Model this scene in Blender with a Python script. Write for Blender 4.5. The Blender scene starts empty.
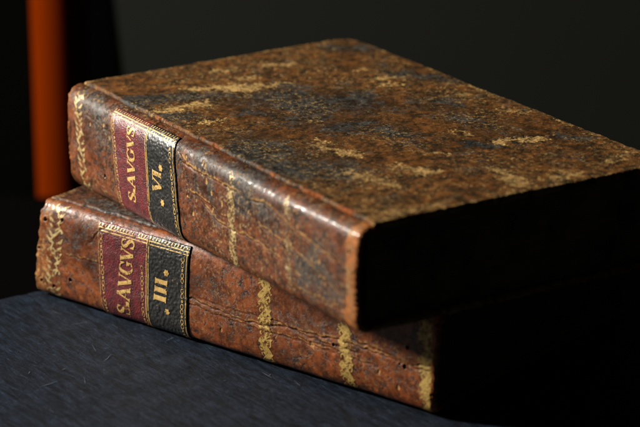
import bpy, math
import numpy as np
from mathutils import Vector, Matrix

sc = bpy.context.scene
# ------------------------------------------------------------------ camera
F_PX = 2528.0                                   # focal length in pixels of the 640 px wide photograph
CAM = np.array([1.0756, -0.5872, 0.4576]); YAW, PITCH = -0.9719, 0.3343
FW = np.array([math.cos(PITCH)*math.sin(YAW), math.cos(PITCH)*math.cos(YAW), -math.sin(PITCH)])
RT = np.array([math.cos(YAW), -math.sin(YAW), 0.0]); UP = np.cross(RT, FW)
FH = np.array([math.sin(YAW), math.cos(YAW), 0.0])   # level forward
cd = bpy.data.cameras.new('camera'); cam = bpy.data.objects.new('camera', cd)
sc.collection.objects.link(cam); sc.camera = cam
cam.matrix_world = Matrix(((RT[0], UP[0], -FW[0], CAM[0]), (RT[1], UP[1], -FW[1], CAM[1]),
                           (RT[2], UP[2], -FW[2], CAM[2]), (0, 0, 0, 1)))
FOCUS = 1.20
cd.sensor_width = 36.0; cd.lens = F_PX/640*36.0; cd.clip_end = 50; cd.clip_start = 0.05
cd.dof.use_dof = True; cd.dof.focus_distance = FOCUS; cd.dof.aperture_fstop = 7.6

# ------------------------------------------------------------------ light
w = bpy.data.worlds.new('World'); sc.world = w; w.use_nodes = True
w.node_tree.nodes['Background'].inputs['Color'].default_value = (0.8, 0.9, 1.0, 1)
w.node_tree.nodes['Background'].inputs['Strength'].default_value = 0.004
def lamp(name, pos, target, sx, sy, power, col):
    d = bpy.data.lights.new(name, 'AREA'); d.shape = 'RECTANGLE'; d.size = sx; d.size_y = sy
    d.energy = power; d.color = col
    o = bpy.data.objects.new(name, d); sc.collection.objects.link(o)
    o.location = pos
    o.rotation_euler = (Vector(target)-Vector(pos)).to_track_quat('-Z', 'Y').to_euler()
    return o
BK = np.array([0.10, 0.03, 0.06])
lamp('window_lamp', BK + 1.15*np.array([-0.71, -0.68, 0.46]), BK, 0.13, 0.16, 42, (1.0, 0.94, 0.84))
sc.view_settings.view_transform = 'Standard'; sc.view_settings.look = 'None'
sc.view_settings.exposure = 0.0; sc.view_settings.gamma = 1.0

# ------------------------------------------------------------------ helpers
def proj(P):
    d = P-CAM; z = d@FW
    return np.stack([320+F_PX*(d@RT)/z, 213.5-F_PX*(d@UP)/z], -1)
def unproj(x, y, z):
    r = FW + RT*(x-320)/F_PX - UP*(y-213.5)/F_PX
    return CAM + r*(z-CAM[2])/r[2]
def hash2(nx, ny, seed): return np.random.default_rng(seed).random((nx, ny))
_tabs = {}
def vnoise(x, y, seed):
    if seed not in _tabs: _tabs[seed] = hash2(256, 256, seed)
    t = _tabs[seed]
    x = x+100.; y = y+100.; xi = np.floor(x).astype(int); yi = np.floor(y).astype(int); fx = x-xi; fy = y-yi
    fx = fx*fx*(3-2*fx); fy = fy*fy*(3-2*fy)
    g = lambda a, b: t[(xi+a) % 256, (yi+b) % 256]
    return (g(0, 0)*(1-fx)+g(1, 0)*fx)*(1-fy)+(g(0, 1)*(1-fx)+g(1, 1)*fx)*fy
def fbm(x, y, f, seed, octv=4, gain=.5):
    s = 0; a = 1; n = 0
    for o in range(octv):
        ca, sa = math.cos(.6+.9*o+seed*.37), math.sin(.6+.9*o+seed*.37)   # turn the lattice so no row shows
        s = s+a*vnoise((x*ca-y*sa)*f*2**o+7.3*o, (x*sa+y*ca)*f*2**o+3.1*o, seed+o); n += a; a *= gain
    return s/n                                     # 0..1, mean .5
def sstep(a, b, x):
    t = np.clip((x-a)/(b-a), 0, 1); return t*t*(3-2*t)
def srgb(r, g, b):
    f = lambda c: (c/255/12.92 if c/255 <= .04045 else ((c/255+.055)/1.055)**2.4)
    return (f(r), f(g), f(b), 1)

def link(name, me, mat, parent=None, smooth=True):
    if mat: me.materials.append(mat)
    if smooth: me.polygons.foreach_set('use_smooth', np.ones(len(me.polygons), bool))
    o = bpy.data.objects.new(name, me); sc.collection.objects.link(o)
    if parent: o.parent = parent; 
    return o
def mesh_arrays(name, V, Q, attrs=None):
    me = bpy.data.meshes.new(name)
    V = np.asarray(V, np.float32); Q = np.asarray(Q, np.int32)
    me.vertices.add(len(V)); me.vertices.foreach_set('co', V.ravel())
    k = Q.shape[1]
    me.loops.add(Q.size); me.loops.foreach_set('vertex_index', Q.ravel())
    me.polygons.add(len(Q)); me.polygons.foreach_set('loop_start', np.arange(0, Q.size, k, dtype=np.int32))
    for n, a in (attrs or {}).items():
        me.attributes.new(n, 'FLOAT', 'POINT').data.foreach_set('value', np.asarray(a, np.float32).ravel())
    me.update(calc_edges=True); me.validate()
    return me
def grid_quads(n, m, flip=False):
    i, j = np.meshgrid(np.arange(n-1), np.arange(m-1), indexing='ij')
    a = (i*m+j).ravel(); q = np.stack([a, a+m, a+m+1, a+1], 1)
    return q[:, ::-1] if flip else q
def thing(name, loc, label, cat, group=None):
    o = bpy.data.objects.new(name, None); sc.collection.objects.link(o); o.location = loc
    o.empty_display_size = .02
    o['label'] = label; o['category'] = cat
    if group: o['group'] = group
    return o
def box(name, lo, hi, mat, parent=None, bev=0.0):
    import bmesh
    bm = bmesh.new(); bmesh.ops.create_cube(bm, size=1)
    for v in bm.verts:
        v.co = Vector([lo[k]+(v.co[k]+.5)*(hi[k]-lo[k]) for k in range(3)])
    if bev: bmesh.ops.bevel(bm, geom=bm.edges[:], offset=bev, segments=2, affect='EDGES')
    me = bpy.data.meshes.new(name); bm.to_mesh(me); bm.free()
    return link(name, me, mat, parent, False)

# ------------------------------------------------------------------ node helpers
class NT:
    def __init__(s, name):
        s.m = bpy.data.materials.new(name); s.m.use_nodes = True; s.t = s.m.node_tree
        s.b = s.t.nodes['Principled BSDF']; s.co = s.t.nodes.new('ShaderNodeTexCoord').outputs['Object']
    def n(s, typ, **kw):
        nd = s.t.nodes.new('ShaderNode'+typ)
        for k, v in kw.items():
            if hasattr(nd, k): setattr(nd, k, v)
        return nd
    def set(s, sock, v):
        if hasattr(v, 'is_linked') or isinstance(v, bpy.types.NodeSocket): s.t.links.new(v, sock)
        else: sock.default_value = v
    def noise(s, scale, detail=4, rough=.6, vec=None, dist=0):
        nd = s.n('TexNoise'); s.set(nd.inputs['Vector'], vec or s.co)
        for k, v in (('Scale', scale), ('Detail', detail), ('Roughness', rough), ('Distortion', dist)): nd.inputs[k].default_value = v
        return nd.outputs['Fac']
    def voro(s, scale, feature='F1', vec=None, rnd=1):
        nd = s.n('TexVoronoi'); nd.feature = feature; s.set(nd.inputs['Vector'], vec or s.co)
        nd.inputs['Scale'].default_value = scale; nd.inputs['Randomness'].default_value = rnd
        return nd.outputs['Distance']
    def mapped(s, scale=(1, 1, 1), rot=(0, 0, 0)):
        nd = s.n('Mapping'); s.set(nd.inputs['Vector'], s.co)
        nd.inputs['Scale'].default_value = scale; nd.inputs['Rotation'].default_value = rot
        return nd.outputs['Vector']
    def attr(s, name): nd = s.n('Attribute'); nd.attribute_name = name; return nd.outputs['Fac']
    def math(s, op, a, b=0.0, c=0.0):
        nd = s.n('Math'); nd.operation = op; s.set(nd.inputs[0], a); s.set(nd.inputs[1], b); s.set(nd.inputs[2], c); return nd.outputs[0]
    def ramp(s, x, lo, hi, a=0.0, b=1.0):
        nd = s.n('MapRange'); nd.interpolation_type = 'SMOOTHSTEP'; s.set(nd.inputs[0], x)
        for i, v in zip((1, 2, 3, 4), (lo, hi, a, b)): s.set(nd.inputs[i], v)
        return nd.outputs[0]
    def mix(s, f, a, b):
        nd = s.n('Mix'); nd.data_type = 'RGBA'; s.set(nd.inputs[0], f); s.set(nd.inputs[6], a); s.set(nd.inputs[7], b); return nd.outputs[2]
    def bump(s, h, strength, dist, prev=None):
        nd = s.n('Bump'); s.set(nd.inputs['Height'], h); nd.inputs['Strength'].default_value = strength; nd.inputs['Distance'].default_value = dist
        if prev: s.t.links.new(prev, nd.inputs['Normal'])
        return nd.outputs['Normal']
    def out(s, **kw):
        for k, v in kw.items():
            s.set(s.b.inputs[k.replace('_', ' ')], v)
        return s.m

# ------------------------------------------------------------------ materials
def leather(name, rust, deep, grey, tan, raw, grey_amt, tan_amt, rough=(.35, .6), fleck=1.0, coat=0.0, spec=.3):
    t = NT(name)
    n1 = t.noise(55, 5, .65, dist=.6); n2 = t.noise(170, 6, .7); n3 = t.noise(620, 5, .75); n4 = t.noise(24, 3, .6)
    n5 = t.noise(1500, 3, .7)
    c = t.mix(t.ramp(n2, .38, .66), deep, rust)
    c = t.mix(t.ramp(n3, .52, .72, 0, .55), c, tuple(min(1, v*1.7) for v in rust[:3])+(1,))
    c = t.mix(t.ramp(t.math('ADD', t.attr('dark'), t.math('MULTIPLY', t.math('SUBTRACT', n2, .5), .8)), .06, .55, 0, .75), c, tuple(v*.5 for v in deep[:3])+(1,))
    # worn grey-blue where the surface grain is rubbed
    g = t.math('ADD', t.attr('dark'), t.math('MULTIPLY', t.ramp(n1, .45, .68), grey_amt))
    g = t.math('MULTIPLY', t.ramp(t.math('ADD', g, t.math('ADD', t.math('MULTIPLY', t.math('SUBTRACT', n3, .5), 2.2), t.math('MULTIPLY', t.math('SUBTRACT', n2, .5), 1.4))), .38, .85), .9)
    c = t.mix(g, c, t.mix(t.ramp(t.math('ADD', t.math('MULTIPLY', n2, .5), t.math('MULTIPLY', n3, .5)), .42, .58), tuple(v*.16 for v in grey[:3])+(1,), grey))
    # black pits and specks
    pits = t.math('MULTIPLY', t.ramp(t.noise(360, 5, .75), .52, .60), t.ramp(t.noise(48, 4, .65), .36, .60, .15, fleck))
    c = t.mix(t.math('MULTIPLY', pits, .88), c, (.006, .005, .005, 1))
    # pale scuffs: mapped wear plus speckle
    sp = t.math('MULTIPLY', t.ramp(t.noise(520, 6, .8), .53, .62), t.ramp(t.math('ADD', n4, t.math('MULTIPLY', n1, .5)), .62, .86))
    sp = t.math('MULTIPLY', sp, tan_amt)
    wv = t.ramp(t.math('ADD', t.attr('wear'), t.math('ADD', t.math('MULTIPLY', t.math('SUBTRACT', n3, .5), 3.6), t.math('MULTIPLY', t.math('SUBTRACT', n2, .5), 1.2))), .48, .80, 0, .9)
    halo = t.ramp(t.math('ADD', t.attr('wear'), t.math('MULTIPLY', t.math('SUBTRACT', n2, .5), .9)), .2, .8, 0, .38)
    wf = t.math('MAXIMUM', t.math('MAXIMUM', wv, sp), halo)
    c = t.mix(wf, c, t.mix(t.ramp(n5, .35, .65), tan, tuple(v*.55 for v in tan[:3])+(1,)))
    rw = t.ramp(t.math('ADD', t.attr('raw'), t.math('MULTIPLY', t.math('SUBTRACT', n2, .5), 1.2)), .4, .7)
    c = t.mix(rw, c, t.mix(t.ramp(n3, .4, .6), raw, tuple(v*.4 for v in raw[:3])+(1,)))
    c = t.mix(t.attr('hole'), c, (.003, .002, .002, 1))
    ro = t.ramp(n2, .3, .7, rough[0], rough[1])
    ro = t.math('ADD', t.math('ADD', ro, t.math('MULTIPLY', t.ramp(n3, .35, .65), .16)), t.math('MULTIPLY', t.math('MAXIMUM', wf, rw), .25))
    nb = t.bump(n2, .22, .0004); nb = t.bump(n3, .5, .0003, nb); nb = t.bump(n5, .35, .0001, nb)
    nb = t.bump(t.math('SUBTRACT', 1.0, t.math('ADD', pits, t.math('MULTIPLY', wf, .6))), .5, .0003, nb)
    return t.out(Base_Color=c, Roughness=ro, Normal=nb, Specular_IOR_Level=spec, Coat_Weight=coat, Coat_Roughness=.14)

RAW = srgb(190, 105, 45)
M_cover = leather('worn_calf_cover', srgb(118, 71, 21), srgb(50, 34, 14), srgb(66, 67, 64), srgb(212, 172, 104), srgb(150, 80, 32), .62, .72, (.45, .65), spec=.22)
M_cover2 = leather('polished_calf_cover', srgb(104, 58, 32), srgb(52, 30, 20), srgb(92, 88, 84), srgb(170, 130, 80), RAW, .5, .4, (.34, .5))
M_spine1 = leather('scuffed_calf_spine', srgb(122, 62, 26), srgb(56, 32, 18), srgb(78, 74, 70), srgb(194, 148, 86), srgb(188, 112, 46), .75, .85, (.24, .42), coat=.18, spec=.28)
M_spine2 = leather('red_brown_calf_spine', srgb(142, 72, 26), srgb(80, 40, 18), srgb(66, 62, 58), srgb(190, 140, 78), RAW, .36, .4, (.23, .40), coat=.22, spec=.32)

def gold_mat(name, worn, tone=(.62, .40, .12)):
    t = NT(name)
    n = t.noise(700, 5, .75); n2 = t.noise(150, 3, .6)
    f = t.ramp(t.math('ADD', t.math('MULTIPLY', n, .7), t.math('MULTIPLY', n2, .3)), worn-.03, worn+.05)
    c = t.mix(t.ramp(t.noise(900, 3, .6), .35, .65), tone+(1,), (min(1, tone[0]*1.25), tone[1]*1.3, tone[2]*1.6, 1))
    tr = t.n('BsdfTransparent'); mx = t.n('MixShader'); o = t.t.nodes['Material Output']
    t.out(Base_Color=c, Metallic=.2, Roughness=.45, Normal=t.bump(n, .5, .0002))
    t.t.links.new(f, mx.inputs[0]); t.t.links.new(tr.outputs[0], mx.inputs[1]); t.t.links.new(t.b.outputs[0], mx.inputs[2])
    t.t.links.new(mx.outputs[0], o.inputs['Surface'])
    return t.m
M_gold = gold_mat('bright_gilding', .44, (.58, .36, .105))
M_goldw = gold_mat('rubbed_gilding', .50, (.42, .29, .11))
M_goldb = gold_mat('band_gilding', .455, (.46, .29, .07))
M_goldh = gold_mat('head_gilding', .46, (.44, .31, .12))
M_goldf = gold_mat('faint_gilding', .535, (.36, .24, .10))

def morocco(name, col, dark, grain, strength, rough):
    t = NT(name)
    n = t.noise(260, 5, .7); v = t.voro(grain, 'SMOOTH_F1')
    n3 = t.noise(1400, 3, .7)
    c = t.mix(t.ramp(n, .35, .65), dark, col)
    c = t.mix(t.ramp(n3, .58, .72, 0, .5), c, tuple(min(1, x*2.2+.02) for x in col[:3])+(1,))
    c = t.mix(t.ramp(t.noise(430, 4, .7), .66, .74, 0, .7), c, srgb(150, 118, 80))
    nb = t.bump(v, strength, .0008); nb = t.bump(n3, .3, .0001, nb)
    return t.out(Base_Color=c, Roughness=rough, Normal=nb, Coat_Weight=.25, Coat_Roughness=.3)
M_red = morocco('crimson_morocco', srgb(106, 27, 30), srgb(66, 18, 22), 1500, .35, .45)
M_black = morocco('black_morocco', srgb(34, 34, 32), srgb(14, 14, 14), 700, .5, .42)

t = NT('old_paper_edges')
z = t.n('SeparateXYZ'); t.set(z.inputs[0], t.co)
lines = t.noise(1, 3, .6, t.mapped((6, 6, 2600)))
M_paper = t.out(Base_Color=t.mix(t.ramp(t.noise(60, 5, .7), .35, .7), t.mix(t.ramp(lines, .3, .7), srgb(120, 98, 66), srgb(170, 146, 104)), srgb(88, 66, 42)),
                Roughness=.9, Normal=t.bump(lines, .6, .0006))

# slate: split stone, fine parallel ridges and pale scratches
t = NT('riven_slate')
a = unproj(40, 330, 0); b = unproj(100, 367, 0); ang = math.atan2(b[1]-a[1], b[0]-a[0])
st = t.mapped((1, 1, 1), (0, 0, -ang))   # turn first, stretch after
def stretched(sx, sy):
    nd = t.n('Mapping'); t.set(nd.inputs['Vector'], st); nd.inputs['Scale'].default_value = (sx, sy, 1); return nd.outputs['Vector']
s1 = t.noise(1, 6, .75, stretched(70, 330), .6); s2 = t.noise(1, 5, .75, stretched(260, 1300), .3); s3 = t.noise(40, 5, .65)
c = t.mix(t.ramp(s1, .35, .68), srgb(10, 14, 21), srgb(32, 41, 55))
c = t.mix(t.ramp(s3, .4, .7, 0, .5), c, srgb(12, 15, 20))
c = t.mix(t.math('MULTIPLY', t.ramp(s2, .55, .70), t.ramp(s1, .42, .62)), c, srgb(72, 84, 102))
c = t.mix(t.ramp(t.noise(900, 2, .6), .76, .80, 0, .7), c, srgb(140, 146, 150))
nb = t.bump(s1, .45, .0010); nb = t.bump(s2, .4, .0003, nb); nb = t.bump(s3, .5, .002, nb)
M_slate = t.out(Base_Color=c, Roughness=t.ramp(s3, .3, .7, .5, .66), Normal=nb, Specular_IOR_Level=.14, Specular_Tint=(.75, .87, 1, 1))

t = NT('pale_scratch'); M_scr = t.out(Base_Color=srgb(80, 88, 100), Roughness=.7)
t = NT('dark_wall_paint')
M_wall = t.out(Base_Color=t.mix(t.noise(3, 4, .6), srgb(25, 27, 22), srgb(31, 33, 27)), Roughness=.9)
t = NT('black_floor_paint'); M_floor = t.out(Base_Color=t.mix(t.noise(8, 3, .6), srgb(4, 4, 4), srgb(7, 6, 6)), Roughness=1.0, Specular_IOR_Level=0)
t = NT('black_stained_wood')
g = t.noise(1, 5, .6, t.mapped((60, 60, 3)))
M_panel = t.out(Base_Color=t.mix(g, srgb(5, 6, 4), srgb(10, 10, 7)), Roughness=1.0, Specular_IOR_Level=0, Normal=t.bump(g, .2, .001))
t = NT('orange_varnished_wood')
g = t.noise(1, 5, .6, t.mapped((50, 50, 2.5)), 1.0)
M_post = t.out(Base_Color=t.mix(g, srgb(78, 21, 0), srgb(98, 32, 1)), Roughness=.9, Specular_IOR_Level=0, Normal=t.bump(g, .2, .001))

# ------------------------------------------------------------------ setting
FLOOR = -0.75
TABLE = CAM[2]-1.62*math.tan(PITCH-math.atan((213.5-197)/F_PX))   # table height: its back edge shows at picture row 197
dist = 1.665                                        # level distance of the post, just behind the table
wall_c = CAM*np.array([1, 1, 0]) + FH*2.40
def level_box(name, c, right, fwd, z0, z1, mat, parent=None, r0=0, f0=0, bev=0.0, kind=None):
    """an upright box: right/fwd are (min,max) along the picture's level right and forward"""
    o = box(name, (right[0], fwd[0], z0), (right[1], fwd[1], z1), mat, parent, bev)
    o.matrix_world = Matrix(((RT[0], FH[0], 0, c[0]), (RT[1], FH[1], 0, c[1]), (0, 0, 1, 0), (0, 0, 0, 1)))
    if kind: o['kind'] = kind
    return o
def wall_mesh():
    plan = [(-1.6, 0), (-.30, 0), (1.5, 0+1.8*math.tan(math.radians(14)))]
    k = len(plan); V = []
    for off in (0, .08):
        for z in (FLOOR, 1.6): V += [tuple(wall_c*[1, 1, 0]+RT*r_+FH*(f_+off)+np.array([0, 0, z])) for r_, f_ in plan]
    F = []
    for i in range(k-1): F += [(i, i+1, k+i+1, k+i), (2*k+i+1, 2*k+i, 3*k+i, 3*k+i+1), (k+i, k+i+1, 3*k+i+1, 3*k+i)]
    me = bpy.data.meshes.new('wall'); me.from_pydata(V, [], F); me.update(); return link('wall', me, M_wall, None, False)
wl = wall_mesh(); wl['kind'] = 'structure'
fl = level_box('floor', CAM*np.array([1, 1, 0]), (-1.6, 1.6), (-.5, 2.9), FLOOR-.03, FLOOR, M_floor, kind='structure')
tb = level_box('table', CAM*np.array([1, 1, 0]), (-.75, .95), (.55, 1.62), TABLE-.04, TABLE, M_floor, kind='structure')
for r_, f_ in ((-.7, .6), (.9, .6), (-.7, 1.57), (.9, 1.57)):
    level_box('table_leg', CAM*np.array([1, 1, 0]), (r_-.03, r_+.03), (f_-.03, f_+.03), FLOOR, TABLE-.0401, M_floor, tb)
# dark upright door panel; its black right strip stands for the post's shadow
def lateral(px, dlev, y=80):                       # sideways metres for a picture column at level distance dlev
    r = FW + RT*(px-320)/F_PX - UP*(y-213.5)/F_PX
    return (r@RT)*dlev/(r@FH)
pan_c = CAM*np.array([1, 1, 0]) + FH*(dist+.045)
panel = thing('dark_panel', (pan_c[0], pan_c[1], FLOOR), 'tall dark panel with a black edge standing upright behind the orange post', 'panel')
bd = box('board', (-.34, -.016, 0), (lateral(52, dist+.045), -.002, 2.0), M_panel, panel)
dp = dist+.036
def zrow(y, d): return CAM[2]-d*math.tan(PITCH-math.atan((213.5-y)/F_PX))-FLOOR
z0_, z1_ = zrow(0, dp), zrow(66, dp); l0, l1 = lateral(128, dp, 0), lateral(139, dp, 66); sl_ = (l1-l0)/(z1_-z0_)
se = [(lateral(52.5, dp), 0), (lateral(52.5, dp), 1.25), (l0+sl_*(1.25-z0_), 1.25), (l0+sl_*(0-z0_)*.6, 0)]
kz = len(se); PV = [(x, y, z) for y in (-.009, -.001) for x, z in se]
fs = [tuple(range(kz)), tuple(range(2*kz-1, kz-1, -1))]+[(i, kz+i, kz+(i+1) % kz, (i+1) % kz) for i in range(kz)]
def ngon(name, V, F, mat, parent):
    me = bpy.data.meshes.new(name); me.from_pydata(V, [], F); me.update(); return link(name, me, mat, parent, False)
st_ = ngon('post_shadow_strip', PV, fs, M_floor, panel)  # shade right of the post, put in as a black shape
panel.rotation_euler = (0, 0, math.atan2(RT[1], RT[0]))
R_y = math.atan2(RT[1], RT[0])

# turned wooden post, far out of focus
post_c = CAM*np.array([1, 1, 0]) + FH*dist + RT*lateral(61.5, dist)
post = thing('wooden_post', (post_c[0], post_c[1], FLOOR), 'blurred orange brown wooden post standing at far left behind the books', 'post')
def lathe(name, prof, mat, parent, seg=96):
    A = np.linspace(0, 2*np.pi, seg, endpoint=False); P = np.array(prof)
    V = np.stack([np.outer(P[:, 0], np.cos(A)), np.outer(P[:, 0], np.sin(A)), np.outer(P[:, 1], np.ones(seg))], -1).reshape(-1, 3)
    Q = [(i*seg+j, i*seg+(j+1) % seg, (i+1)*seg+(j+1) % seg, (i+1)*seg+j) for i in range(len(P)-1) for j in range(seg)]
    return link(name, mesh_arrays(name, V, Q), mat, parent)
R = .0192
lathe('shaft', [(R, .05), (R, .3), (R, .7), (R, 1.2), (R, 1.6), (R*.99, 1.602), (.0005, 1.602)], M_post, post)
lathe('base', [(.0005, 0), (R*1.5, 0), (R*1.6, .01), (R*1.5, .03), (R*1.1, .04), (R*1.02, .05), (.0005, .0501)], M_post, post)

# slate slab with a riven edge, carried by a dark pedestal
e0, e1 = unproj(0, 298.5, 0), unproj(37, 290, 0)
ed = (e1-e0)/np.linalg.norm(e1-e0); en = np.array([ed[1], -ed[0], 0])
if en@RT < 0: en = -en
def slab():
    n, m = 420, 420
    s = np.linspace(-.45, .30, n); q = np.linspace(0, .60, m)
    S, Qq = np.meshgrid(s, q, indexing='ij')
    edge = (fbm(s*1, s*0+3, 45, 50, 4)-.5)*.007
    off = edge[:, None]*np.exp(-Qq/.02)
    X = e0[None, None]+ed*S[..., None]+en*(Qq+off)[..., None]
    Z = -.0006*fbm(S, Qq*4, 30, 60, 4)-.0016*np.exp(-Qq/.0025)*fbm(S, Qq, 150, 64, 3)
    X[..., 2] = Z-.00005
    V = X.reshape(-1, 3); quads = grid_quads(n, m)
    # side skirt and underside
    idx = np.arange(n*m).reshape(n, m)
    loop = np.concatenate([idx[:, 0], idx[-1, 1:], idx[-2::-1, -1], idx[0, -2:0:-1]])
    low = V[loop].copy(); low[:, 2] = -.010
    k = len(V); V = np.concatenate([V, low]); L = len(loop); a = np.arange(L); b = (a+1) % L
    sk = np.stack([loop[a], loop[b], k+b, k+a], 1)
    V = np.concatenate([V, low.mean(0, keepdims=True)])
    cap = np.stack([k+a, k+b, np.full(L, len(V)-1), np.full(L, len(V)-1)], 1)
    Q = np.concatenate([quads, sk])
    me = mesh_arrays('slate_slab', V, Q)
    nrm = me.polygons[0].normal.z
    if nrm < 0: me.flip_normals()
    return link('slate_slab', me, M_slate)
sl = slab(); sl['kind'] = 'structure'
ped = box('pedestal', (-.36, .05, TABLE), (.24, .54, -.0105), M_panel, None, .004); ped['kind'] = 'structure'
ped.matrix_world = Matrix(((ed[0], en[0], 0, e0[0]), (ed[1], en[1], 0, e0[1]), (0, 0, 1, 0), (0, 0, 0, 1)))

# ------------------------------------------------------------------ the books
T2, T1 = .0513, .0510
class Book:
    """eight corners (spine head, spine tail, fore-edge tail, fore-edge head; low then high) and a rounded spine"""
    def __init__(s, low, high, bulge, p, q, flat=0.0):
        s.low = [np.asarray(v, float) for v in low]; s.high = [np.asarray(v, float) for v in high]
        s.L = np.linalg.norm(s.low[1]-s.low[0]); s.W = np.linalg.norm(s.low[3]-s.low[0])
        s.T = s.high[0][2]-s.low[0][2]; s.b, s.p, s.q = bulge, p, q
        s.base = (s.low[0]+s.low[1]+s.low[2]+s.low[3])/4; s.base[2] = s.low[0][2]
    def M(s, x, y, z):                            # metres in the book -> metres in its empty's frame
        u = (x/s.L)[..., None]; v = (y/s.W)[..., None]; h = (z/s.T)[..., None]
        f = lambda c: c[0]*(1-u)*(1-v)+c[1]*u*(1-v)+c[2]*u*v+c[3]*(1-u)*v
        return f(s.low)*(1-h)+f(s.high)*h-s.base

def make_profile(b, m):
    t = np.linspace(-1, 1, 4001)
    sgn = np.sign(t)*np.abs(t)**.8
    y = -b.b*(1-np.abs(sgn)**b.p)**(1/b.q); z = .0008+(b.T-.0018)*(1+sgn)/2
    # tuck the leather into the joint at both ends
    y = np.concatenate([[.004], y, [.004]]); z = np.concatenate([[.0016], z, [b.T-.0022]])
    d = np.concatenate([[0], np.cumsum(np.hypot(np.diff(y), np.diff(z)))])
    k = np.linspace(0, d[-1], m)
    return np.interp(k, d, y), np.interp(k, d, z), d[-1]

def build_spine(b, root, mat, n=760, m=190, cracks=(), holes=(), seed=0, raw_fn=None, dark=(), spots=()):
    py, pz, arc = make_profile(b, m)
    cy, cz = .001, b.T/2
    r = .0024; rows = []
    th = np.linspace(0, math.pi/2, 7)[1:]
    for a in (.0065, .003): rows.append((-r*0+.004, .0045 if a > .004 else .0032))
    caps = [(.007, .0048), (.0008, .0036), (-r*.9, .0022)]
    caps += [(-r*math.sin(a), r*(1-math.cos(a))) for a in th[::-1]]
    xs = [c[0] for c in caps]+list(np.linspace(0, b.L, n))+[b.L-c[0] for c in caps[::-1]]
    ins = [c[1] for c in caps]+[0]*n+[c[1] for c in caps[::-1]]
    xs = np.array(xs); ins = np.array(ins); nc = len(caps)
    # profile normals
    ty, tz = np.gradient(py), np.gradient(pz); ln = np.hypot(ty, tz); ny, nz = -tz/ln, ty/ln
    if ny[m//2] > 0: ny, nz = -ny, -nz
    X = np.repeat(xs[:, None], m, 1); K = np.repeat(np.linspace(0, arc, m)[None], len(xs), 0)
    # surface relief: gentle lumps and cockles along the spine
    disp = (fbm(X, K, 30, seed+1, 3)-.5)*.0010+(fbm(X, K*4, 40, seed+9, 3)-.5)*.0004+(fbm(X, K, 420, seed+14, 3)-.5)*.00016
    b.arc, b.m, b.n, b.nc = arc, m, n, nc
    P0 = b.M(X, py[None]+0*X-ins[:, None]*ny[None], pz[None]+0*X-ins[:, None]*nz[None])
    px = proj(P0+b.base)
    b.px = px[nc:nc+n]
    wear = np.zeros_like(X); raw = np.zeros_like(X); hole = np.zeros_like(X); dk = np.zeros_like(X)
    def near(p):
        d = ((px[nc:nc+n]-np.array(p))**2).sum(-1)
        d[:, :m//9] += 1e6; d[:, -m//16:] += 1e6        # never the tucked-in rows out of sight
        i, j = np.unravel_index(d.argmin(), d.shape); return np.array([X[nc+i, j], K[nc+i, j]])
    b.near = near
    for pts, amp, wd, wr in cracks:
        uv = np.array([near(p) for p in pts]); best = np.full(X.shape, 9.); side = np.zeros_like(X); along = np.zeros_like(X)
        wob = (fbm(X, K, 260, seed+40, 3)-.5)*.0022
        for a, c in zip(uv[:-1], uv[1:]):
            dd = c-a; l2 = dd@dd+1e-12
            tt = np.clip(((X-a[0])*dd[0]+(K-a[1])*dd[1])/l2, 0, 1)
            ex = X-a[0]-tt*dd[0]; ey = K-a[1]-tt*dd[1]
            sd = (dd[0]*ey-dd[1]*ex)/math.sqrt(l2)+wob; ds = np.where((tt > 0) & (tt < 1), np.abs(sd), np.hypot(ex, ey))
            k = ds < best; best = np.where(k, ds, best); side = np.where(k, sd, side)
        fade = np.exp(-(best/.004)**2)
        disp += .4*(amp*fade*np.tanh(side/.0006)*.5+amp*.8*np.exp(-(best/.0006)**2))
        disp -= .45*amp*np.exp(-((side+.0011)/.0005)**2)*(best < .004)
        wear = np.maximum(wear, wr*np.exp(-(best/wd/.8)**2)*(.35+1.3*fbm(X, K, 300, seed+44, 3)))
    for (hx, hy, rad) in holes:
        u0, k0 = near((hx, hy)); d = np.hypot(X-u0, K-k0)+ (fbm(X, K, 900, seed+70, 2)-.5)*.0006
        f = sstep(rad, rad*.7, d); disp -= .0022*f; hole = np.maximum(hole, f)
        disp += .0002*np.exp(-((d-rad*1.2)/.0004)**2)
    for (hx, hy, rad) in spots:                    # small nicks where the surface skin is gone
        u0, k0 = near((hx, hy)); d = np.hypot(X-u0, (K-k0)*.6)+(fbm(X, K, 700, seed+75, 3)-.5)*.0014
        f = sstep(rad*1.3, rad*.5, d); disp -= .00025*f; wear = np.maximum(wear, .95*f)
    for (hx, hy, ru, rk, amt) in dark:
        u0, k0 = near((hx, hy)); d = np.hypot((X-u0)/ru, (K-k0)/rk)
        dk = np.maximum(dk, (.6 if seed > 300 else .85)*amt*np.exp(-d*d)*(.2+1.6*fbm(X, K, 160, seed+80, 4)))
    if raw_fn: rawv, wearv = raw_fn(X, K, arc); raw = np.maximum(raw, rawv); wear = np.maximum(wear, wearv)
    edge = np.minimum(np.linspace(0, 1, m), np.linspace(1, 0, m)); disp *= sstep(0, .05, edge)[None]
    disp[:nc] *= .5; disp[-nc:] *= .5
    # the cap edge is nibbled
    nib = (fbm(K, K*0+1, 500, seed+90, 3)-.5)
    Xd = X.copy(); Xd[:nc+3] += (nib[:nc+3])*.0022; Xd[-nc-3:] += nib[-nc-3:]*.0022
    Y = py[None]+ny[None]*(disp-ins[:, None]); Z = pz[None]+nz[None]*(disp-ins[:, None])
    P = b.M(Xd, Y, Z)
    b.S = P[nc:nc+n]; gu = np.gradient(b.S, axis=0); gv = np.gradient(b.S, axis=1)
    N = np.cross(gu, gv); N /= np.linalg.norm(N, axis=-1, keepdims=True)+1e-12
    if N[n//2, m//2]@(RT*0+np.array([0, -1, 0])) < 0: N = -N
    b.N = N
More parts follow.
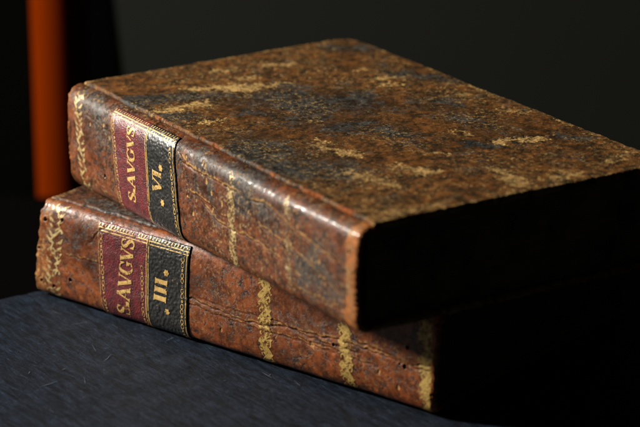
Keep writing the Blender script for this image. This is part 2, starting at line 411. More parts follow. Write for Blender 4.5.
    me = mesh_arrays('spine', P.reshape(-1, 3), grid_quads(len(xs), m), dict(wear=wear, raw=raw, hole=hole, dark=dk))
    if me.polygons[len(me.polygons)//2].normal.y > 0: me.flip_normals()
    return link('spine', me, mat, root)

def surf(b, u, k, off):
    """point on the finished spine surface: u metres from the head, k metres of arc up from the lower joint"""
    u = np.asarray(u, float); k = np.asarray(k, float)
    i = np.clip(u/b.L*(b.n-1), 0, b.n-1.001); j = np.clip(k/b.arc*(b.m-1), 0, b.m-1.001)
    i0 = i.astype(int); j0 = j.astype(int); fi = (i-i0)[..., None]; fj = (j-j0)[..., None]
    g = lambda A: (A[i0, j0]*(1-fi)+A[i0+1, j0]*fi)*(1-fj)+(A[i0, j0+1]*(1-fi)+A[i0+1, j0+1]*fi)*fj
    N = g(b.N); N /= np.linalg.norm(N, axis=-1, keepdims=True)
    return g(b.S)+N*np.asarray(off)[..., None]

class Gilt:
    """ribbons of gold laid on the spine surface, gathered into one mesh"""
    def __init__(s, b, off): s.b, s.off, s.V, s.Q, s.n = b, off, [], [], 0
    def ribbon(s, pts, wid, step=.0004, closed=False):
        P = np.asarray(pts, float); W = np.broadcast_to(np.asarray(wid, float), (len(P),)).copy()
        d = np.concatenate([[0], np.cumsum(np.linalg.norm(np.diff(P, axis=0), axis=1))])
        if d[-1] < 1e-7: return
        k = np.linspace(0, d[-1], max(2, int(d[-1]/step)+1))
        C = np.stack([np.interp(k, d, P[:, 0]), np.interp(k, d, P[:, 1])], 1); w = np.interp(k, d, W)
        T = np.gradient(C, axis=0); T /= np.linalg.norm(T, axis=1, keepdims=True)+1e-12
        Nn = np.stack([-T[:, 1], T[:, 0]], 1)
        A = C+Nn*w[:, None]/2; B = C-Nn*w[:, None]/2
        G = np.stack([A, (A+B)/2, B], 1)
        offs = np.broadcast_to(s.off+np.array([0, .00006, 0]), G.shape[:2])
        V = surf(s.b, G[..., 0], G[..., 1], offs).reshape(-1, 3)
        s.V.append(V); s.Q.append(grid_quads(len(k), 3)+s.n); s.n += len(V)
    def build(s, name, mat, parent):
        me = mesh_arrays(name, np.concatenate(s.V), np.concatenate(s.Q))
        return link(name, me, mat, parent)

def smooth(pts, wid, k=8):
    P = np.asarray(pts, float); n = len(P); W = np.broadcast_to(np.asarray(wid, float), (n,))
    out = []; ow = []
    for i in range(n-1):
        p0, p1, p2, p3 = P[max(i-1, 0)], P[i], P[i+1], P[min(i+2, n-1)]
        for t_ in np.linspace(0, 1, k, endpoint=(i == n-2)):
            out.append(.5*((2*p1)+(-p0+p2)*t_+(2*p0-5*p1+4*p2-p3)*t_**2+(-p0+3*p1-3*p2+p3)*t_**3)); ow.append(W[i]*(1-t_)+W[i+1]*t_)
    return np.array(out), np.array(ow)

TH, TK, SF = .07, .19, .06
GLYPH = {   # letter: (advance, [(points, widths, curved)])
 'S': (.62, [([(.50, .80), (.44, .94), (.28, .98), (.12, .90), (.08, .75), (.18, .60), (.33, .51), (.47, .38), (.50, .22), (.42, .07), (.27, .02), (.12, .07), (.06, .2)],
              [TH, TH, TH, .1, .15, TK, TK, TK, .15, .1, TH, TH, TH], True), ([(.52, .70), (.52, .98)], SF, False), ([(.04, .02), (.04, .31)], SF, False)]),
 'A': (.92, [([(.10, .02), (.44, 1)], TH, False), ([(.42, 1.02), (.78, .0)], TK, False), ([(.22, .34), (.62, .34)], SF, False),
             ([(0, .03), (.24, .03)], SF, False), ([(.60, .03), (.94, .03)], SF, False)]),
 'V': (.90, [([(.12, .98), (.47, 0)], TK, False), ([(.46, 0), (.78, .98)], TH, False), ([(-.02, .97), (.30, .97)], SF, False), ([(.64, .97), (.92, .97)], SF, False)]),
 'G': (.88, [([(.72, .76), (.64, .92), (.46, .99), (.25, .92), (.12, .72), (.09, .5), (.12, .27), (.26, .08), (.47, .01), (.64, .05), (.74, .14)],
              [TH, TH, TH, .13, TK, TK, TK, .13, TH, TH, TH], True), ([(.72, .08), (.72, .44)], .16, False), ([(.56, .44), (.88, .44)], SF, False), ([(.75, .66), (.75, .98)], SF, False)]),
 'I': (.48, [([(.22, 0), (.22, 1)], .22, False), ([(.04, .03), (.40, .03)], SF, False), ([(.04, .97), (.40, .97)], SF, False)]),
 '.': (.34, [([(.14, .02), (.14, .30)], .26, False), ([(.02, .16), (.26, .16)], .1, False)]),
}
def write(g, text, uv0, uv1, height, gain=1.0, scale_to=None):
    """letters stand across the spine: they read from uv0 up to uv1 with their tops towards the head"""
    uv0, uv1 = np.array(uv0), np.array(uv1); uv0[0] = uv1[0] = (uv0[0]+uv1[0])/2; ax = uv1-uv0; ln = np.linalg.norm(ax); ax = ax/ln
    up = np.array([-ax[1], ax[0]])
    if up[0] > 0: up = -up
    tot = sum(GLYPH[c][0] for c in text); sx = ln/tot; pen = 0
    for c in text:
        adv, strokes = GLYPH[c]
        for pts, wd, curved in strokes:
            P, Wd = (smooth(pts, wd) if curved else (np.asarray(pts, float), np.broadcast_to(wd, (len(pts),))))
            C = uv0+np.outer((P[:, 0]+pen)*sx, ax)+np.outer(P[:, 1]*height, up)
            # stroke widths: scale by the mean of both sizes
            g.ribbon(C, Wd*gain*(sx*.5+height*.5), step=.0003)
        pen += adv
def ring(g, c, ru, rk, w, a0=0, a1=2*math.pi):
    A = np.linspace(a0, a1, 15); g.ribbon(np.stack([c[0]+ru*np.cos(A), c[1]+rk*np.sin(A)], 1), w, .0002)
def chain(g, ua, ub, k0, k1, pitch, ru, w):
    n = max(2, int(abs(k1-k0)/pitch))
    for i in range(n):
        f = (i+.5)/n; u = ua+(ub-ua)*f; k = k0+(k1-k0)*f
        if i % 3 == 2: ring(g, (u, k), ru*.45, pitch*.2, w*1.4)
        else: ring(g, (u, k), ru, pitch*.46, w)
def rosette(g, c, r):
    for a in np.arange(0, 2*math.pi, math.pi/3):
        g.ribbon([(c[0]+r*.15*math.cos(a), c[1]+r*.15*math.sin(a)), (c[0]+r*.6*math.cos(a), c[1]+r*.6*math.sin(a)), (c[0]+r*math.cos(a), c[1]+r*math.sin(a))],
                 [r*.4, r*.75, r*.35], .0002)
    ring(g, c, r*.22, r*.22, r*.4)
def scroll_band(g, ua, ub, k0, k1, hw, pitch, w, rng, outer=True):
    """a rolled foliate ornament running round the spine"""
    n = max(2, round((k1-k0)/pitch)); P = (k1-k0)/n
    for i in range(n):
        f = (i+.5)/n; u = ua+(ub-ua)*f; k = k0+P*(i+.5); s = 1 if i % 2 else -1
        t_ = np.linspace(-1, 1, 13)
        g.ribbon(np.stack([u+s*hw*.75*np.sin(t_*math.pi*.5)*np.cos(t_*1.2), k+P*.5*t_], 1), w*(1.3-np.abs(t_)*.7))
        A = np.linspace(0, 4.4, 14); rr = hw*.55*(1-A/6.5)
        g.ribbon(np.stack([u+s*(hw*.25)+s*rr*np.cos(A), k+P*.12+rr*.8*np.sin(A)], 1), w*np.linspace(1.2, .6, 14))
        for q in (-.35, -.05, .3):
            e = hw*(.75+.25*rng.random()); kk = k+P*q
            g.ribbon([(u-s*hw*.1, kk-P*.1), (u-s*e*.6, kk+P*.02), (u-s*e, kk+P*.2)], [w*.5, w*1.7, w*.3])
        g.ribbon([(u+s*hw*.2, k-P*.42), (u+s*hw*.7, k-P*.32), (u+s*hw*.95, k-P*.1)], [w*.5, w*1.5, w*.3])
def leaf_band(g, ua, ub, k0, k1, hw, pitch, w, rng):
    """a running leaf roll: curled leaves with parted veins, leaning to either side in turn"""
    n = max(3, round((k1-k0)/pitch)); P = (k1-k0)/n; th_ = np.linspace(0, 1, 9)
    for i in range(n):
        f = (i+.5)/n; u = ua+(ub-ua)*f; k = k0+P*(i+.5); s = 1 if i % 2 else -1
        for q in (-.9, -.45, 0, .45, .9):              # veins spread from the stalk and close at the tip
            bow = np.sin(th_*math.pi)*q
            g.ribbon(np.stack([u+s*hw*(-.85+1.75*th_**1.2)+s*bow*hw*.10, k+P*(-.55+1.05*th_)+bow*P*.40], 1), w*(.35+.85*np.sin(th_*math.pi)**.7), .0003)
        for q in (-.6, .1, .8):                        # the answering leaf behind, smaller
            bow = np.sin(th_*math.pi)*q
            g.ribbon(np.stack([u-s*hw*(-.9+1.8*th_)+s*bow*hw*.1, k+P*(-.05+.95*th_)+bow*P*.26], 1), w*(.3+.6*np.sin(th_*math.pi)**.7), .0003)
        A = np.linspace(.4, 4.6, 12); rr = hw*.42*(1-A/7)
        g.ribbon(np.stack([u-s*hw*.50+s*rr*np.cos(A), k+P*.30+rr*np.sin(A)], 1), w*.8, .0003)
        for q in (-.7, 0, .7):
            bow = np.sin(th_*math.pi)*q
            g.ribbon(np.stack([u-s*hw*(.05+.85*th_), k+P*(-.05-.42*th_**1.3)+bow*P*.22], 1), w*(.3+.7*np.sin(th_*math.pi)**.7), .0003)
        g.ribbon([(u+s*hw*.95, k-P*.46), (u+s*hw*.55, k-P*.30), (u+s*hw*.9, k-P*.12)], [w*.3, w*1.2, w*.3], .0003)

def patch(b, name, ul, ur, k0, k1, mat, root, off=.00045, n=110, m=130, seed=3, rag=.0004):
    """a thin leather label pasted on the spine: ul and ur give its left and right edge as (low u, high u)"""
    f = np.linspace(0, 1, m); s = np.linspace(0, 1, n)
    S_, F_ = np.meshgrid(s, f, indexing='ij')
    UL = ul[0]+(ul[1]-ul[0])*F_; UR = ur[0]+(ur[1]-ur[0])*F_
    U = UL+(UR-UL)*S_; K = k0+(k1-k0)*F_
    e = np.minimum(np.minimum(S_, 1-S_)*(n-1), np.minimum(F_, 1-F_)*(m-1))
    rg = (fbm(U, K, 420, seed, 3)-.5)*2*rag
    edge = np.exp(-e/3)
    U = U+rg*edge; K = K+(fbm(K, U, 420, seed+7, 3)-.5)*2*rag*edge
    o = np.where(e < .5, -.0002, off+(fbm(U, K, 300, seed+11, 3)-.5)*.00012)
    V = surf(b, U, K, o).reshape(-1, 3)
    me = mesh_arrays(name, V, grid_quads(n, m))
    if me.polygons[len(me.polygons)//2].normal.y > 0: me.flip_normals()
    return link(name, me, mat, root)

def board(b, name, z_top, th, mat, root, n=620, m=420, wear_px=(), dark_px=(), seed=0, top=True, y0=.0012, raw_joint=0., lift=0.):
    """one cover board: rounded slab with ragged leather edges; z_top is its outer face"""
    r = .0013; A = np.linspace(0, math.pi/2, 6)[1:]
    ring_o = [r*math.sin(a) for a in A]+[r, r-.006]; ring_d = [r*(1-math.cos(a)) for a in A]+[th, th]
    def axis(lo, hi, k):
        inner = np.linspace(lo+r, hi-r, k)
        c = np.concatenate([[lo+r-o for o in ring_o[::-1]], inner, [hi-r+o for o in ring_o]])
        d = np.concatenate([ring_d[::-1], np.zeros(k), ring_d]); return c, d
    cx, dx = axis(-.0005, b.L+.0005, n); cy_, dy = axis(y0, b.W, m)
    X, Y = np.meshgrid(cx, cy_, indexing='ij'); Dp = np.maximum(dx[:, None], dy[None])
    # ragged outline
    ex = np.exp(-np.minimum(X, b.L-X)/.004); ey = np.exp(-(b.W-Y)/.004)
    rag = lambda a, s_: (fbm(a, a*0+2, 130, s_, 5, .7)-.5)*.0030
    # rounded, softened corners on the fore-edge
    cut = .004*np.exp(-((b.W-Y)**2+(b.L-X)**2)/.006**2)+.003*np.exp(-((b.W-Y)**2+X**2)/.007**2)
    Xd = X+np.where(X > b.L/2, 1, -1)*ex*rag(Y, seed+21)-np.where(X > b.L/2, 1, -1)*cut
    Yd = Y+ey*rag(X, seed+22)-cut+np.exp(-(Y-y0)/.002)*(fbm(X, X*0+5, 170, seed+23, 5, .7)-.42)*.0034
    h = (fbm(X, Y, 25, seed+1, 3)-.5)*.0009+(fbm(X, Y, 220, seed+4, 4, .65)-.5)*.0007
    # edges of the board sink and fray
    fade = np.clip(np.minimum(np.minimum(X, b.L-X), np.minimum(Y-y0, b.W-Y))/.006, 0, 1)
    h = h*(.35+.65*fade)*(Dp < r*.99)
    h = h-lift*0
    wear = np.zeros_like(X); dk = np.zeros_like(X); raw = np.zeros_like(X)
    zt = z_top
    def xy(p):                                     # picture point on the outer face -> local x, y
        P = proj(b.M(X, Y, 0*X+zt)+b.base); d = ((P-np.array(p))**2).sum(-1)
        i, j = np.unravel_index(d.argmin(), d.shape); return X[i, j], Y[i, j]
    if wear_px or dark_px:
        PX = proj(b.M(X, Y, 0*X+zt)+b.base)
        wob = np.stack([fbm(X, Y, 150, seed+31, 5, .85)-.5, fbm(X, Y, 150, seed+37, 5, .85)-.5], -1)
        def blob(p0, p1, wpx):
            a = np.array(p0, float); c = np.array(p1, float)
            ia = ((PX-a)**2).sum(-1).argmin(); ic = ((PX-c)**2).sum(-1).argmin()
            a = np.array([X.flat[ia], Y.flat[ia]]); c = np.array([X.flat[ic], Y.flat[ic]])
            q = np.stack([X, Y], -1)+wob*.020; dd = c-a
            t_ = np.clip(((q-a)@dd)/(dd@dd+1e-12), 0, 1)
            dist_ = np.linalg.norm(q-a-t_[..., None]*dd, axis=-1)
            return np.exp(-(dist_/(wpx*.0009*2.2))**2)
        for p0, p1, wpx, amt in wear_px: wear = np.maximum(wear, .85*amt*blob(p0, p1, wpx*1.15))
        for p0, p1, wpx, amt in dark_px: dk = np.maximum(dk, amt*blob(p0, p1, wpx))
    # rubbed bare at the edges
    wear = np.maximum(wear, .42*sstep(.07, 0, b.L-X)*fbm(X, Y, 40, seed+61, 4)*(1 if top else 0))
    be = np.minimum(np.minimum(X+.001, b.L+.001-X), b.W+.001-Y)
    rub = sstep(.0055, 0, be)*(.25+1.1*fbm(X, Y, 150, seed+51, 4))
    wear = np.maximum(wear, rub*.75)
    raw = np.maximum(raw, raw_joint*sstep(.0045, .0002, Y-y0)*(-.35+2.0*fbm(X, Y, 60, seed+55, 5, .7))*(.55+.45*sstep(.03, .12, X)))
    h -= .0004*wear*(Dp < r*.99)
    if top: Z = zt-Dp+h
    else: Z = zt+Dp-h*0
    P = b.M(Xd, Yd, Z)
    me = mesh_arrays(name, P.reshape(-1, 3), grid_quads(*X.shape), dict(wear=wear, dark=dk, raw=raw, hole=0*X))
    k = len(me.polygons)//2
    if (me.polygons[k].normal.z < 0) == top: me.flip_normals()
    return link(name, me, mat, root)

def pages(b, root, z0, z1):
    n = 24
    V, Q = [], []
    xs = (.004, b.L-.0035); ysp = .001
    zz = np.linspace(z0, z1, n)
    hollow = .004*(1-np.abs(np.linspace(-1, 1, n))**2.2)
    prof = [(ysp, z) for z in zz]+[(b.W-.0045-h_, z) for z, h_ in zip(zz[::-1], hollow[::-1])]
    P = np.array(prof)
    sections = np.array([xs[0], xs[0]+.0005, xs[1]-.0005, xs[1]])
    for x in sections: V.append(b.M(np.full(len(P), x), P[:, 0], P[:, 1]))
    k = len(P); V = np.concatenate(V)
    faces = []
    for s_ in range(3):
        for i in range(k):
            j = (i+1) % k; faces.append((s_*k+i, s_*k+j, (s_+1)*k+j, (s_+1)*k+i))
    for s_, o in ((0, 1), (3, -1)):
        for i in range(n-1):
            f = (s_*k+i, s_*k+i+1, s_*k+k-2-i, s_*k+k-1-i); faces.append(f[::o])
    return link('page_block', mesh_arrays('page_block', V, faces), M_paper, root, False)

# ---- geometry from the photograph's own corners
up_low = [unproj(*p, T2) for p in ((87.5, 185.5), (369, 333.5))]
up_high = [unproj(*p, T2+T1) for p in ((82.5, 81.5), (371, 223), (670, 161), (351, 36.5))]
dd = up_high[2]-up_high[1]; de = up_high[3]-up_high[0]
up_low += [up_low[1]+np.array([dd[0], dd[1], 0]), up_low[0]+np.array([de[0], de[1], 0])]
B1 = Book(up_low, up_high, .0085, 7.5, 1.9)
lo = [unproj(*p, .0003) for p in ((43.5, 292), (436, 413.5))]
xa = (lo[1]-lo[0])/np.linalg.norm(lo[1]-lo[0]); ya = np.array([-xa[1], xa[0], 0]); Wd = .166
lo += [lo[1]+ya*Wd, lo[0]+ya*Wd]
hi0 = unproj(51, 196, T2); sh = hi0-lo[0]
hi = [v+sh for v in lo]; hi[1] = hi[1]-sh*np.array([.5, .5, 0])
B2 = Book(lo, hi, .0058, 5.5, 1.8)
for nm, b in (('upper', B1), ('lower', B2)):
    print(nm, 'L %.4f W %.4f T %.4f' % (b.L, b.W, b.T), 'shear', np.round((b.high[0]-b.low[0])*1000, 1), np.round((b.high[1]-b.low[1])*1000, 1))

GROUP = None
r1 = thing('antique_book', B1.base, 'upper worn leather book on top of the stack, its spine numbered VI', 'book')
r2 = thing('antique_book', B2.base, 'lower leather book lying flat on dark slate, its spine numbered III', 'book')

# ================= upper book
def raw1(X, K, arc):
    top = sstep(.88, .985, K/arc)*(-.25+1.7*fbm(X, K, 70, 301, 5, .7))*sstep(.02, .10, X)
    tail = sstep(B1.L-.0105, B1.L-.001, X)*1.1*(.5+fbm(X, K, 160, 309, 4))
    head = sstep(.0015, -.001, X)*.8
    wear = .75*sstep(B1.L-.010, B1.L-.001, X)*fbm(X, K, 180, 305, 4)*1.3
    return np.maximum(np.maximum(top*.8, tail), head), wear
build_spine(B1, r1, M_spine1, seed=100, raw_fn=raw1,
    cracks=[([(186, 163), (203, 172), (218, 179), (241, 193)], .0005, .0006, .95), ([(205, 205), (215, 217), (235, 229), (251, 237), (277, 255), (300, 276)], .0006, .0006, .95),
            ([(251, 199), (264, 201), (284, 219), (297, 232), (313, 242), (335, 262)], .0006, .0007, 1.0), ([(258, 222), (272, 233), (290, 246), (312, 266), (338, 292)], .0005, .0006, .9),
            ([(182, 155), (187, 163), (196, 170)], .0004, .0006, 1.0), ([(190, 190), (205, 200), (226, 216)], .0003, .0005, .7),
            ([(290, 284), (312, 294), (338, 306)], .0004, .0006, .7), ([(88, 112), (100, 124), (112, 132)], .0003, .0004, .4)],
    spots=[(205, 166, .0009), (202, 174, .0006), (222, 183, .0007), (186, 158, .0006), (206, 181, .0008), (211, 193, .0006), (196, 200, .0007), (222, 203, .0009), (203, 163, .0007), (213, 209, .0006), (193, 213, .0008), (240, 226, .0007), (248, 212, .0006), (187, 196, .0006), (109, 138, .0008), (90, 124, .0006), (103, 125, .0006), (265, 190, .0006), (296, 226, .0007), (318, 262, .0008)],
    holes=[(105.5, 176, .0008), (349, 252, .0008), (104, 178, .0005)],
    dark=[(95, 120, .012, .016, .6), (245, 175, .02, .010, .95), (252, 205, .018, .008, .8), (205, 160, .012, .008, .7), (205, 190, .02, .008, .5), (320, 280, .02, .012, .5)])
board(B1, 'upper_board', B1.T, .0032, M_cover, r1, 640, 430, seed=200, raw_joint=.72,
    wear_px=[((192, 89), (262, 85), 2.0, .95), ((215, 88), (250, 87), 2.4, 1.15), ((262, 86), (288, 82), 1.2, .85), ((150, 112), (176, 108), 1.1, 1.0), ((170, 108), (206, 103), 1.9, .95), ((200, 122), (226, 119), 1.0, 1.2),
             ((212, 72), (232, 69), 1.2, .8), ((236, 78), (252, 77), 1.5, .8), ((262, 66), (300, 64), 1.5, .7), ((372, 78), (400, 77), 1.4, 1.1), ((383, 84), (402, 84), 1.2, 1.1), ((352, 70), (366, 69), 1, .7),
             ((432, 66), (446, 68), 1.3, .8), ((470, 80), (500, 88), 1.6, .8), ((500, 142), (546, 137), 1.2, 1.1), ((500, 170), (516, 184), 2.0, .8), ((455, 92), (470, 94), 1., .7),
             ((316, 140), (336, 152), 1.6, .75), ((340, 152), (356, 154), 1.6, .9), ((400, 166), (428, 172), 2.0, .85), ((404, 168), (420, 168), 1.5, .9), ((352, 170), (390, 186), 2.0, .7), ((428, 152), (446, 154), 1.8, .7),
             ((545, 178), (572, 172), 1.6, .8), ((560, 118), (600, 128), 1.3, .7), ((610, 160), (630, 150), 1.6, .7), ((385, 212), (440, 205), 2.2, .6), ((300, 118), (318, 121), 1.2, .6), ((450, 130), (470, 135), 1.5, .6), ((500, 108), (530, 112), 1.2, .7)],
    dark_px=[((275, 98), (350, 104), 11, .58), ((250, 140), (330, 170), 9, .42), ((300, 120), (380, 128), 9, .36), ((430, 100), (500, 130), 9, .30), ((205, 100), (250, 104), 6, .4), ((140, 100), (190, 96), 4.0, .95), ((160, 116), (190, 116), 3.0, .8), ((296, 102), (352, 97), 3.2, 1.0), ((330, 130), (366, 122), 3.0, .85), ((240, 150), (300, 172), 4.5, .95), ((246, 112), (285, 118), 3.0, .55), ((405, 74), (450, 80), 3.5, .7),
             ((430, 100), (460, 104), 2.5, .8), ((470, 144), (492, 146), 2.5, .8), ((560, 136), (580, 138), 2.2, .7), ((210, 96), (240, 97), 1.8, .9), ((330, 48), (360, 50), 4, .6), ((380, 130), (420, 136), 2.5, .6)])
board(B1, 'lower_board', .0002, .0032, M_cover, r1, 120, 80, seed=240, top=False)
pages(B1, r1, .0035, B1.T-.0035)

# ================= lower book
def raw2(X, K, arc):
    top = sstep(.90, .985, K/arc)*(.1+1.1*fbm(X, K*.4, 150, 401, 4))*.6
    tail = sstep(B2.L-.004, B2.L+.001, X)*1.1
    low = sstep(.06, .0, K/arc)*.7*fbm(X, K, 200, 403, 3)
    wear = .8*sstep(B2.L-.012, B2.L-.002, X)*(.2+1.2*fbm(X, K, 200, 405, 4))
    wear = np.maximum(wear, .55*sstep(.014, .003, X)*(.2+1.2*fbm(X, K, 220, 406, 4)))
    return np.maximum(np.maximum(top, tail), low), wear
build_spine(B2, r2, M_spine2, seed=500, raw_fn=raw2,
    cracks=[([(190, 296), (215, 306), (245, 320), (262, 322), (287, 325), (315, 333), (340, 338), (363, 346), (395, 358), (415, 366), (432, 371)], .0006, .0007, .75),
            ([(190, 302), (220, 314), (250, 325), (275, 331), (300, 339), (330, 350)], .0004, .0005, .6), ([(275, 318), (300, 331), (330, 343), (356, 351)], .0005, .0005, .6),
            ([(200, 296), (230, 306), (256, 314)], .0003, .0004, .5), ([(360, 340), (385, 351), (408, 362), (424, 364)], .0006, .0006, .5),
            ([(60, 252), (80, 257), (100, 263)], .0003, .0006, .55), ([(300, 336), (322, 343), (345, 353), (372, 363)], .0004, .0005, .5), ([(92, 236), (98, 230), (104, 226)], .0004, .0005, .6)],
    spots=[(311, 344, .0011), (313, 346, .0007), (398, 388, .0009), (275, 337, .0005), (221, 330, .0005), (379, 372, .0006)],
    holes=[(45, 219, .0012), (62, 220, .0010), (39, 248, .0009), (42, 280, .0010), (54, 286, .0010), (70.5, 280, .0010), (407, 348, .0009), (404, 367, .0011), (399, 364, .0006), (334, 345, .0008)],
    dark=[(90, 265, .007, .006, .9), (70, 235, .02, .012, .8), (205, 285, .02, .01, .6), (215, 310, .02, .008, .5), (300, 315, .02, .012, .55), (285, 355, .01, .006, .6), (330, 320, .015, .008, .6), (240, 330, .012, .006, .5)])
board(B2, 'upper_board', B2.T-.0004, .0032, M_cover2, r2, 420, 260, seed=600, raw_joint=.5,
    wear_px=[((54, 196), (80, 186), 1.6, .7)], dark_px=[((95, 200), (150, 222), 3, .6)])
board(B2, 'lower_board', .0002, .0032, M_cover2, r2, 160, 90, seed=640, top=False)
pages(B2, r2, .0035, B2.T-.004)

# ---- gilt bands, labels and lettering
rng = np.random.default_rng(4)
def u_at(b, px_lo, px_hi, f0=.06, f1=.94, a0=.25, a1=.78):
    """u at the low and the high end for a line seen at picture columns px_lo (below) and px_hi (above)"""
    out = []
    for p, f in ((px_lo, a0), (px_hi, a1)):
        j = int(f*(b.m-1)); col = b.px[:, j, 0]; out.append(float(np.interp(p, col, np.linspace(0, b.L, b.n))))
    g = lambda f: out[0]+(out[1]-out[0])*(f-a0)/(a1-a0)
    return [g(f0), g(f1)]
def band(b, root, name, lo_px, hi_px, half, style, mat, f0=.03, f1=.93, pitch=.006, w=.0007):
    g = Gilt(b, .00012); u0, u1 = u_at(b, lo_px, hi_px, f0, f1)
    (scroll_band if style == 'scroll' else leaf_band)(g, u0, u1, f0*b.arc, f1*b.arc, half, pitch, w, rng)
    return g.build(name, mat, root)

band(B1, r1, 'gilt_band', 85, 78.5, .0042, 'scroll', M_goldh, .10, .86, .0085, .0009)
band(B1, r1, 'gilt_band', 234, 231, .0034, 'leaf', M_goldw, .06, .80, .0060, .0006)
band(B1, r1, 'gilt_band', 291, 287, .0034, 'leaf', M_goldf, .10, .86, .0055, .0008)
band(B1, r1, 'gilt_band', 350, 351, .0034, 'leaf', M_goldf, .06, .90, .0055, .0008)
band(B2, r2, 'gilt_band', 53, 57, .0056, 'scroll', M_goldh, .05, .90, .010, .0011)
band(B2, r2, 'gilt_band', 266, 265, .0042, 'leaf', M_goldb, .02, .90, .0056, .00075)
band(B2, r2, 'gilt_band', 347, 344, .0042, 'leaf', M_goldb, .02, .82, .0058, .00075)
band(B2, r2, 'gilt_band', 428, 425, .0046, 'leaf', M_goldb, .02, .80, .0062, .0008)

def frame(b, g, ul, ur, k0, k1, w, ks):
    for k in ks:
        f = (k-k0)/(k1-k0); g.ribbon([(ul[0]+(ul[1]-ul[0])*f+.0004, k), (ur[0]+(ur[1]-ur[0])*f-.0004, k)], w)
def dentils(g, ul, ur, k, h, pitch, w):
    n = int((ur[1]-ul[1])/pitch)
    for i in range(n):
        u = ul[1]+(i+.5)*pitch; g.ribbon([(u, k-h/2), (u+pitch*.25, k+h/2)], w, .0003)

def labels(b, root, red_l, red_r, blk_r, f0, f1, text, t0, t1, tex_h, num, n0, n1, num_h, orn, seed, worn, both_chains):
    k0, k1 = f0*b.arc, f1*b.arc
    A, Bm, C = (u_at(b, *p, f0, f1) for p in (red_l, red_r, blk_r))
    lr = patch(b, 'title_label', A, (Bm[0]+.0002, Bm[1]+.0002), k0, k1, M_red, root, seed=seed, rag=.0006 if both_chains else .0003)
    lb = patch(b, 'volume_label', (Bm[0]-.0002, Bm[1]-.0002), C, k0-(.0006 if both_chains else 0), k1, M_black, root, off=.0006, seed=seed+30, rag=.0002)
    lr['label'] = 'crimson leather title label'; lb['label'] = 'black pebbled leather volume label'
    o1, o2 = .00062, .00078
    at = lambda pair, k: pair[0]+(pair[1]-pair[0])*(k-k0)/(k1-k0)
    for lab, off, l, r_, side in ((lr, o1, A, Bm, 'l'), (lb, o2, Bm, C, 'r')):
        g = Gilt(b, off)
        frame(b, g, l, r_, k0, k1, .0005, [k1-.0045, k1-.0030])
        dentils(g, l, r_, k1-.0017, .0012, .0020, .0006)
        frame(b, g, l, r_, k0, k1, .0004, [k0+.0010, k0+.0020] if not both_chains else [k0+.0012])
        edge = .0003
        if side == 'l':
            g.ribbon([(l[0]+.0009, k0+.001), (l[1]+.0009, k1-.003)], .0003)
            chain(g, l[0]+.0030, l[1]+.0030, k0+.002, k1-.006, .0025, .00085, .00032)
            if both_chains: chain(g, r_[0]-.0022, r_[1]-.0022, k0+.002, k1-.016, .0025, .0008, .00026)
            g.ribbon([(r_[0]-.0004, k0+.001), (r_[1]-.0004, k1-.003)], .0005)
        else:
            g.ribbon([(l[0]+.0010, k0+.001), (l[1]+.0010, k1-.003)], .0005)
            chain(g, r_[0]-.0032, r_[1]-.0032, k0+.002, k1-.006, .0025, .00085, .00034)
            g.ribbon([(r_[0]-.0010, k0+.001), (r_[1]-.0010, k1-.003)], .0004)
        g.build('gilt_border', M_gold if side == 'l' and not worn else M_gold, lab)
    g = Gilt(b, o1+.00005); write(g, text, b.near(t0), b.near(t1), tex_h, 1.25); g.build('gilt_lettering', M_gold, lr)
    g = Gilt(b, o2+.00005); write(g, num, b.near(n0), b.near(n1), num_h, 1.3); g.build('gilt_numeral', M_gold, lb)
    for p in orn:
        g = Gilt(b, o2+.00005); rosette(g, b.near(p), .0017); g.build('gilt_ornament', M_gold, lb)

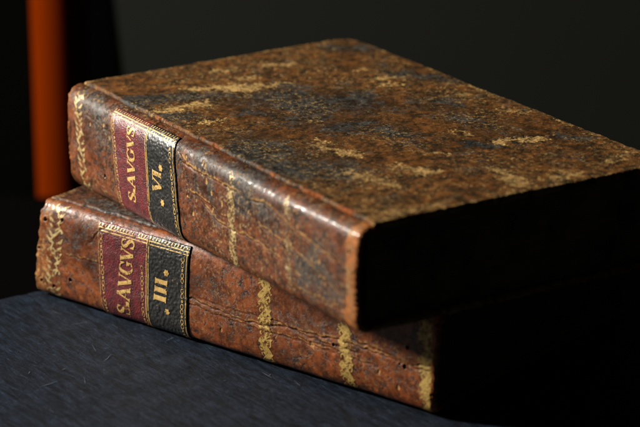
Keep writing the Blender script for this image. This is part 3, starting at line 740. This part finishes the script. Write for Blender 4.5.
labels(B1, r1, (118.5, 111.5), (151, 147), (181.5, 175), .07, .885, 'S.AVGVS', (138, 203), (136, 128), .0070,
       'VI', (163, 194), (162, 172), .0080, [(161.7, 168), (164, 203)], 700, False, False)
labels(B2, r2, (101, 98.5), (147.5, 148.5), (188, 190), .03, .86, 'S.AVGVS', (133, 315), (133.5, 240), .0083,
       'III', (167, 304), (168, 279), .0080, [(167, 272.5), (168, 312)], 800, True, True)

# ---- a few pale scratches in the slate
def scratch(p0, p1, w):
    a, c = unproj(*p0, 0), unproj(*p1, 0); n = 14; t_ = np.linspace(0, 1, n)
    w = w*.5; C = a+(c-a)*t_[:, None]; d = (c-a)/np.linalg.norm(c-a); nn = np.array([-d[1], d[0], 0])
    C = C+nn*((fbm(t_*3, t_*0+p0[0], 1.3, 900, 3)-.5)*.0006)[:, None]
    ww = w*np.sin(t_*math.pi*.9+.15)[:, None]*(.4+.9*fbm(t_*8, t_*0+p0[1], 1, 903, 2))[:, None]
    V = np.concatenate([C+nn*ww/2, C-nn*ww/2]); V[:, 2] = .00004
    return V, np.stack([np.arange(n-1), np.arange(1, n), n+np.arange(1, n), n+np.arange(n-1)], 1)
SV, SQ, k = [], [], 0
rs = np.random.default_rng(12)
lst = [((40, 387), (58, 381), .0006), ((70, 325), (88, 322), .0004), ((92, 344), (96, 352), .0005), ((103, 362), (112, 354), .0006), ((62, 370), (66, 368), .0007), ((84, 377), (85, 384), .0005),
       ((166, 341), (174, 337), .0006), ((28, 374), (30, 371), .0007), ((112, 324), (118, 328), .0004), ((50, 310), (62, 315), .0004), ((262, 372), (272, 378), .0009), ((268, 376), (271, 374), .0009), ((296, 382), (300, 386), .0006), ((223, 381), (226, 380), .0006)]
for _ in range(130):
    x, y = rs.uniform(0, 420), rs.uniform(300, 425)
    l = rs.uniform(1, 6)**1.15; s_ = rs.choice([.42, -.3], p=[.8, .2])
    lst.append(((x, y), (x+l, y+l*s_), rs.uniform(.00008, .0002)))
for a, c, w_ in lst:
    V, Q = scratch(a, c, w_); SV.append(V); SQ.append(Q+k); k += len(V)
sm = link('scratch_marks', mesh_arrays('scratch_marks', np.concatenate(SV), np.concatenate(SQ)), M_scr, sl, False)
